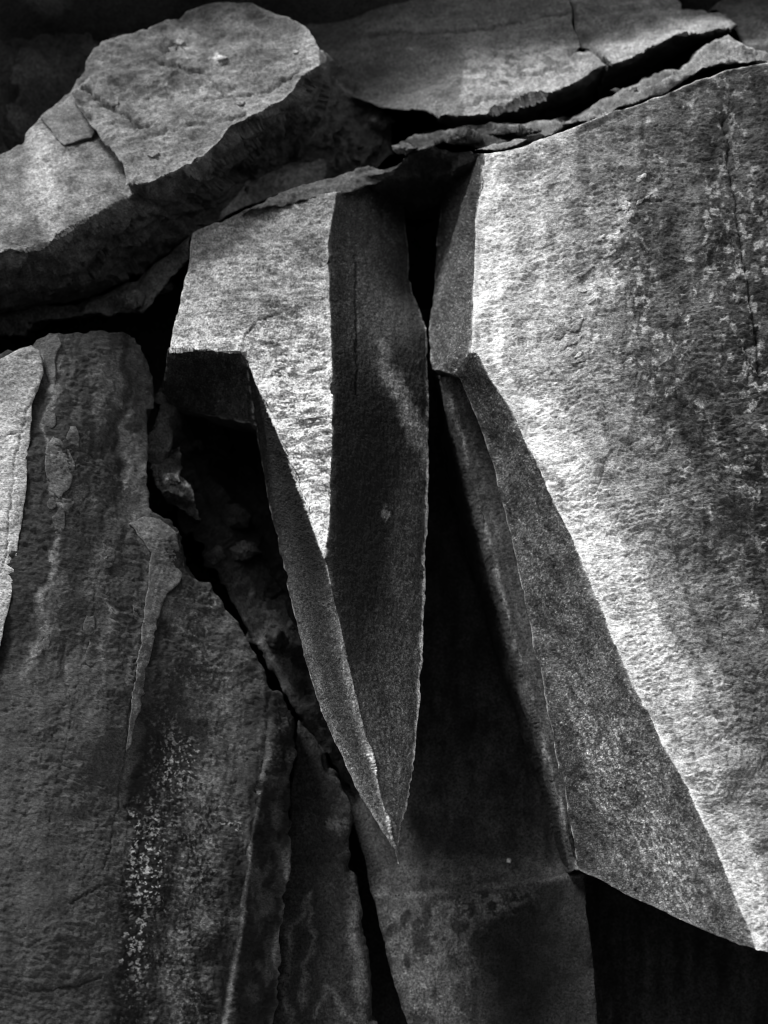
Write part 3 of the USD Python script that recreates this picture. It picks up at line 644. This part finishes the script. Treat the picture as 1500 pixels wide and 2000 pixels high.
# ------------------------------------------------------------------ overhang at the top left
B1 = [(245, 356, 5.62), (270, 361, 5.62), (330, 340, 5.62), (385, 316, 5.64), (420, 284, 5.67), (450, 246, 5.70), (490, 226, 5.72), (560, 190, 5.76), (592, 150, 5.80), (627, 126, 5.84)]
S1 = [(627, 126, 5.84), (625, 95, 5.86), (602, 55, 5.92), (560, 30, 5.98)]
bf = B1 + S1[1:] + [(492, 6, 6.04), (430, 3, 6.06), (370, 15, 6.06), (300, 50, 6.03), (206, 76, 6.02), (172, 110, 5.98), (160, 160, 5.90), (138, 181, 5.86), (150, 206, 5.83), (190, 250, 5.77), (206, 276, 5.73), (240, 320, 5.67)]
bs = S1[:2] + [(668, 122, 6.40), (700, 190, 6.4), (660, 160, 6.15)]
bu = B1 + [(660, 160, 6.15), (700, 190, 6.4), (762, 232, 6.5), (770, 300, 6.5), (730, 335, 6.5), (640, 352, 6.45), (560, 376, 6.4), (480, 402, 6.36), (410, 440, 6.3), (330, 430, 6.05), (262, 376, 5.72)]
def t_bould(x, y, p, d):
    u, v = warp(x, y, 26, 60, 11)
    by = np.interp(x, [0, 245, 270, 330, 385, 420, 450, 490, 560, 592, 627], [356, 356, 361, 340, 316, 284, 246, 226, 190, 150, 126])
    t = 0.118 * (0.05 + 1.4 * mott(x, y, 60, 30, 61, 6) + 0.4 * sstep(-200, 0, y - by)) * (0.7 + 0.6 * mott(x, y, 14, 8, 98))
    t = t * (1 - 0.35 * blob(u, v, 300, 150, 80, 30, 0, .7)) * (1 - 0.25 * sstep(0, 1, (200 - v) / 260))
    t = t + 0.13 * blob(u, v, 610, 110, 22, 60, 0, .9) + 0.2 * blob(u, v, 430, 112, 12, 8, 0, .4) + 0.12 * blob(u, v, 355, 85, 30, 40, 20, .8) * mott(x, y, 12, 10, 62)
    t = t + 0.07 * sstep(.52, .62, mott(x, y, 26, 12, 63)) * blob(u, v, 330, 190, 240, 50, -6, .8)
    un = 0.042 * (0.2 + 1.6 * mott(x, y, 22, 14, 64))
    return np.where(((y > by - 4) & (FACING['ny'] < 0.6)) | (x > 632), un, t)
def bould_mask(x, y):                                                   # the front only
    by = np.interp(x, [0, 245, 270, 330, 385, 420, 450, 490, 560, 592, 627], [356, 356, 361, 340, 316, 284, 246, 226, 190, 150, 126])
    return sstep(-3, 5, by - y) * (x < 629)
def plate_mask(x, y):
    by = np.interp(x, [-160, 0, 15, 50, 92, 150, 230, 266, 300], [575, 496, 486, 490, 480, 440, 394, 372, 350])
    return sstep(-3, 5, by - y)
BOULD = 'large many sided boulder overhanging at the upper left, black underneath'
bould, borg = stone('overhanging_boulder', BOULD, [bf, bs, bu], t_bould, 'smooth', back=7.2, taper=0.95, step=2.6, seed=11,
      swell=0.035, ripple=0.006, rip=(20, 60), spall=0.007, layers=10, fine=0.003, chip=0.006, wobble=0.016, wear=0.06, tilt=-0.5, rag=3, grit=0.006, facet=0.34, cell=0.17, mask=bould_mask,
      grooves=[([(160, 168), (200, 195), (240, 215), (272, 240), (290, 242)], 3.0, 0.03), ([(310, 122), (350, 132), (372, 138), (398, 139)], 2.6, 0.02), ([(400, 195), (450, 180), (520, 165), (585, 142)], 2.4, 0.012), ([(405, 150), (435, 178)], 2.2, 0.012),
               ([(322, 92), (336, 84), (352, 92), (360, 80)], 9.0, 0.03), ([(250, 275), (330, 250), (420, 235), (480, 222)], 3.5, 0.012)],
      ctrl={2: [(560, 300, 6.35), (450, 330, 6.2), (650, 260, 6.3), (380, 390, 6.1)]})
B2 = [(-160, 575, 5.62), (0, 496, 5.60), (15, 486, 5.60), (50, 490, 5.60), (92, 480, 5.61), (150, 440, 5.63), (230, 394, 5.70), (266, 372, 5.74), (300, 350, 5.78)]
pf = B2 + [(300, 300, 5.92), (230, 200, 6.04), (170, 130, 6.12), (135, 182, 6.05), (75, 230, 5.98), (42, 280, 5.92), (0, 300, 5.92), (-160, 380, 5.88)]
pu = B2 + [(410, 440, 6.32), (372, 462, 6.32), (290, 522, 6.32), (180, 580, 6.32), (60, 604, 6.32), (0, 612, 6.32), (-160, 660, 6.32)]
def t_plate(x, y, p, d):
    u, v = warp(x, y, 26, 60, 12)
    by = np.interp(x, [-160, 0, 15, 50, 92, 150, 230, 266, 300], [575, 496, 486, 490, 480, 440, 394, 372, 350])
    t = 0.125 * (0.15 + 1.6 * mott(x, y, 50, 34, 66, 6)) * (0.7 + 0.6 * mott(x, y, 14, 8, 99))
    t = t + 0.16 * blob(u, v, 92, 340, 30, 90, -6, .7) * (0.2 + 1.6 * mott(x, y, 8, 6, 67))
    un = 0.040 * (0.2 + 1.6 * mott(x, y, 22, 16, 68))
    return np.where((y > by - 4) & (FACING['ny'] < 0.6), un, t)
PLATE = 'tilted pale plate at the left border, tucked beneath the overhanging boulder'
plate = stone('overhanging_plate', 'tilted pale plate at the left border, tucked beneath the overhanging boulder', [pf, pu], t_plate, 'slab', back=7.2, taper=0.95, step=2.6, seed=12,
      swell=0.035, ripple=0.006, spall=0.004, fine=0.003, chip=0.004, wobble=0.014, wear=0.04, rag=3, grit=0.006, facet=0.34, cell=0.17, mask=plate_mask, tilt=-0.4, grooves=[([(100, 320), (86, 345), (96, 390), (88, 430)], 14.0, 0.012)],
      ctrl={1: [(200, 500, 6.05), (320, 440, 6.1), (60, 560, 6.05)]})
r_ = rngs(79)
bl = (bould, borg)
for i, (cx, cy, rx, ry) in enumerate([(352, 80, 14, 8), (338, 96, 9, 7), (365, 92, 8, 5), (430, 112, 12, 7), (575, 100, 8, 4), (225, 200, 12, 5), (470, 200, 9, 4), (345, 228, 9, 4), (300, 300, 12, 5)]):
    flake(bl, BOULD, ragged(cx, cy, rx, ry, r_, -0.2, 7), plain([0.2, 0.12, 0.24, 0.3, 0.2, 0.12, 0.12, 0.12, 0.14][i], 420 + i, 0.6, 8, 6), 0.014, 420 + i, 'smooth', rag=2)
flake(plate, PLATE, [(78, 228), (105, 206), (136, 186), (152, 212), (186, 256), (180, 268), (158, 272), (126, 284), (112, 268), (98, 250)], plain(0.115, 85, 0.5, 30, 20), 0.03, 85, 'smooth', 'square flake with a dark lower edge', rag=3)
stone('roof_plate', 'thin dim plate roofing the top of the hanging spike', [[(470, 416, 5.86), (505, 398, 5.86), (560, 372, 5.88), (640, 348, 5.92), (720, 322, 5.98), (766, 336, 6.02), (764, 350, 6.0), (715, 362, 5.95), (662, 380, 5.88), (590, 390, 5.86), (520, 404, 5.85)]],
      plain(0.06, 71, 0.5, 30, 16), 'smooth', thick=0.7, taper=1.0, step=3, seed=13, swell=0.02, ripple=0.005, facet=0.12, cell=0.14, fine=0.003, chip=0.008, wobble=0.014)
stone('broken_rock', 'dim broken ledge in the dark gap between the tilted plate and the grey face below', [[(-160, 660, 6.45), (0, 605, 6.42), (100, 594, 6.4), (200, 572, 6.36), (290, 522, 6.3), (374, 458, 6.22), (366, 505, 6.15), (330, 545, 6.15), (295, 592, 6.15), (272, 606, 6.16), (180, 612, 6.3), (60, 628, 6.35), (-160, 700, 6.4)]],
      plain(0.075, 72, 0.7, 30, 24), 'dark', thick=0.9, taper=1.0, step=3, seed=14, swell=0.04, facet=0.35, cell=0.14, fine=0.004, chip=0.015, wobble=0.03)

# ------------------------------------------------------------------ upper walls
stone('shaded_rock', 'black rock in the top left corner behind the boulder', [[(-200, -160, 6.7), (520, -160, 6.8), (640, 40, 6.8), (560, 260, 6.75), (200, 320, 6.6), (-200, 430, 6.5)]],
      plain(0.045, 74, 0.9, 90, 70), 'dark', back=7.4, step=4, seed=15, swell=0.1, spall=0.01, facet=0.45, cell=0.3, fine=0.004, wobble=0.03)
G1 = [(1183, 127, 6.02), (1139, 155, 5.99), (1060, 190, 5.98), (1000, 208, 5.98), (943, 226, 5.98), (895, 228, 5.99)]
g1f = [(470, -120, 6.55), (1106, -120, 6.36), (1110, 0, 6.22), (1117, 45, 6.17), (1130, 92, 6.12), (1114, 106, 6.11), (1150, 98, 6.08)] + G1 + [(850, 221, 6.05), (790, 215, 6.15), (740, 206, 6.25), (690, 190, 6.32), (640, 140, 6.45), (560, 20, 6.55)]
g1u = G1 + [(855, 240, 6.3), (880, 256, 6.45), (960, 262, 6.5), (1040, 250, 6.5), (1150, 205, 6.5), (1200, 160, 6.4)]
def t_up(x, y, p, d):
    u, v = warp(x, y, 20, 60, 14)
    by = np.interp(x, [850, 895, 943, 1000, 1060, 1139, 1183], [221, 228, 226, 208, 190, 155, 127])
    t = 0.11 * (0.4 + 1.2 * mott(x, y, 110, 40, 75, 6)) * (0.55 + 0.45 * sstep(600, 900, u))
    t = t + 0.10 * sstep(905, 920, u + 30 * (mott(x, y, 60, 60, 76) - .5)) * sstep(60, 110, v) * (0.6 + mott(x, y, 20, 14, 77))
    t = t * (1 - 0.55 * sstep(.54, .62, mott(x, y, 24, 14, 78)) * blob(u, v, 1010, 130, 150, 50, -10, .7))
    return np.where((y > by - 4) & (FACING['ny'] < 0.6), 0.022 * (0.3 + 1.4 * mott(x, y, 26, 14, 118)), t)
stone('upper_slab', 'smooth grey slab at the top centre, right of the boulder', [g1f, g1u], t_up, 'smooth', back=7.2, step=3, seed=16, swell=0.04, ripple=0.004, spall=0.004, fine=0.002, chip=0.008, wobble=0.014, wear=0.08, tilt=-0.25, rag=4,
      grooves=[([(722, 72), (800, 66), (900, 62), (1010, 42), (1105, 22)], 2.6, 0.016), ([(900, 215), (960, 195), (1020, 185)], 2.6, 0.012), ([(990, 150), (1060, 142), (1110, 120)], 3, 0.010)])
G2 = [(1183, 127, 5.99), (1215, 120, 5.97), (1280, 92, 5.95), (1341, 67, 5.93), (1424, 58, 5.90)]
g2f = [(1104, -120, 6.42), (1112, 0, 6.28), (1120, 50, 6.22), (1134, 92, 6.16), (1160, 104, 6.08)] + G2 + [(1440, 44, 6.02), (1420, 30, 6.12), (1330, 10, 6.2), (1320, -120, 6.4)]
g2u = G2 + [(1430, 64, 6.05), (1367, 92, 6.4), (1297, 141, 6.45), (1234, 168, 6.45), (1170, 195, 6.45)]
def t_up2(x, y, p, d):
    by = np.interp(x, [1183, 1215, 1280, 1341, 1424], [127, 120, 92, 67, 58])
    t = 0.13 * (0.3 + 1.4 * mott(x, y, 40, 18, 79)) + 0.12 * blob(x, y, 1250, 85, 110, 22, -16, .8)
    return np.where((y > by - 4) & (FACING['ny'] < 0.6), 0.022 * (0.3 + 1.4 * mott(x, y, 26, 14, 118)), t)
stone('upper_plate', 'rough wedge of rock tapering right above the long black crack', [g2f, g2u], t_up2, 'smooth', back=7.2, step=3, seed=17, swell=0.04, ripple=0.006, spall=0.004, fine=0.003, chip=0.014, wobble=0.02, wear=0.08)
stone('upper_plate', 'dim rough rock in the top right corner', [[(1310, -120, 6.55), (1750, -120, 6.4), (1750, 110, 5.95), (1500, 130, 5.95), (1460, 95, 6.0), (1437, 60, 6.1), (1400, 20, 6.3), (1330, -10, 6.5)]],
      plain(0.075, 80, 0.7, 60, 24), 'smooth', back=7.2, step=4, seed=18, swell=0.06, ripple=0.01, spall=0.005, rough=0.03, fine=0.003, wobble=0.02)
hf = [(772, 288, 6.15), (803, 262, 6.12), (867, 253, 6.05), (943, 240, 6.02), (1031, 239, 5.98), (1120, 226, 5.94), (1147, 220, 5.93), (1177, 192, 5.95), (1234, 166, 5.95), (1278, 147, 5.93), (1342, 121, 5.90), (1392, 80, 5.90), (1424, 66, 5.88), (1438, 78, 5.86), (1460, 90, 5.84),
      (1520, 100, 5.82), (1750, 40, 5.85), (1750, 70, 5.8), (1500, 116, 5.76), (1373, 134, 5.74), (1291, 184, 5.74), (1196, 211, 5.76), (1152, 236, 5.78), (1086, 246, 5.82), (1028, 264, 5.84), (945, 290, 5.88), (867, 276, 5.95), (840, 290, 6.0), (803, 300, 6.06)]
stone('crack_plate', 'narrow grey plate lying between the long black crack and the pale slab', [hf], lambda x, y, p, d: 0.10 * (0.3 + 1.4 * mott(x, y, 44, 12, 82)) * (0.3 + 0.6 * sstep(900, 1200, x) + 0.5 * sstep(1280, 1400, x)), 'smooth', back=7.0, taper=1.0, step=3, seed=19,
      swell=0.02, ripple=0.008, rip=(10, 60), spall=0.014, layers=12, fine=0.003, chip=0.006, wobble=0.02, wear=0.1)
stone('thin_flake', 'thin pale sliver of rock on the top left corner of the pale slab', [[(925, 290, 5.66), (960, 281, 5.64), (1010, 270, 5.63), (1030, 272, 5.62), (1012, 282, 5.6), (965, 292, 5.61)]], plain(0.14, 83, 0.4, 20, 8), 'smooth', thick=0.2, step=2, seed=20, swell=0.01, fine=0.002, chip=0.006, wobble=0.008)
lump(905, 268, 5.78, 42, 16, 'rock_fragment', 'dark lumpy stone caught in the crack above the pale slab corner', 0.03, 45)
lump(790, 290, 6.02, 26, 14, 'rock_fragment', 'small grey stone at the left end of the long crack', 0.08, 46)
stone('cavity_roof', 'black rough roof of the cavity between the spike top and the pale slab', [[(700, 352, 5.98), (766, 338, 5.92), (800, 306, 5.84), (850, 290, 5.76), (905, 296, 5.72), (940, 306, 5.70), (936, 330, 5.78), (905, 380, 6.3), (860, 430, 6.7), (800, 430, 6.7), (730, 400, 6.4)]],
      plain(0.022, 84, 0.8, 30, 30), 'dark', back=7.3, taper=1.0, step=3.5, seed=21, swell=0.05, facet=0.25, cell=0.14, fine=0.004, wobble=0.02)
FR_ = [(60, 632, 6.42, 46, 14, 0.030, 'flat dim stone lying in the black gap above the grey face, nearest the left border'),
       (168, 606, 6.34, 40, 16, 0.034, 'flat dim stone in the black gap under the tilted plate, above the grey face'),
       (262, 584, 6.10, 22, 26, 0.075, 'small paler upright stone in the gap under the tilted plate, left of the spike top'),
       (318, 560, 6.20, 26, 20, 0.030, 'dim broken stone pressed against the upper left side of the spike'),
       (420, 1085, 6.44, 30, 22, 0.026, 'dim stone in the black crack beside the pointed pale flake'),
       (535, 1245, 6.40, 26, 24, 0.014, 'dim stone low in the crack touching the left side of the spike'),
       (520, 1150, 6.62, 30, 40, 0.014, 'dim upright stone in the hollow close behind the left side of the spike'),
       (735, 236, 6.36, 44, 20, 0.05, 'grey broken stone under the smooth top slab, right of the boulder'),
       (1010, 256, 5.90, 60, 9, 0.05, 'thin dark layer of stone in the long crack, left half'),
       (1240, 178, 5.92, 50, 9, 0.06, 'thin grey layer of stone in the long crack, right half')]
for i, (cx, cy, yy_, rx_, ry_, tn, lb) in enumerate(FR_):
    lump(cx, cy, yy_, rx_, ry_, 'rock_fragment', lb, tn, 60 + i)
print('triangles', TRIS[0])
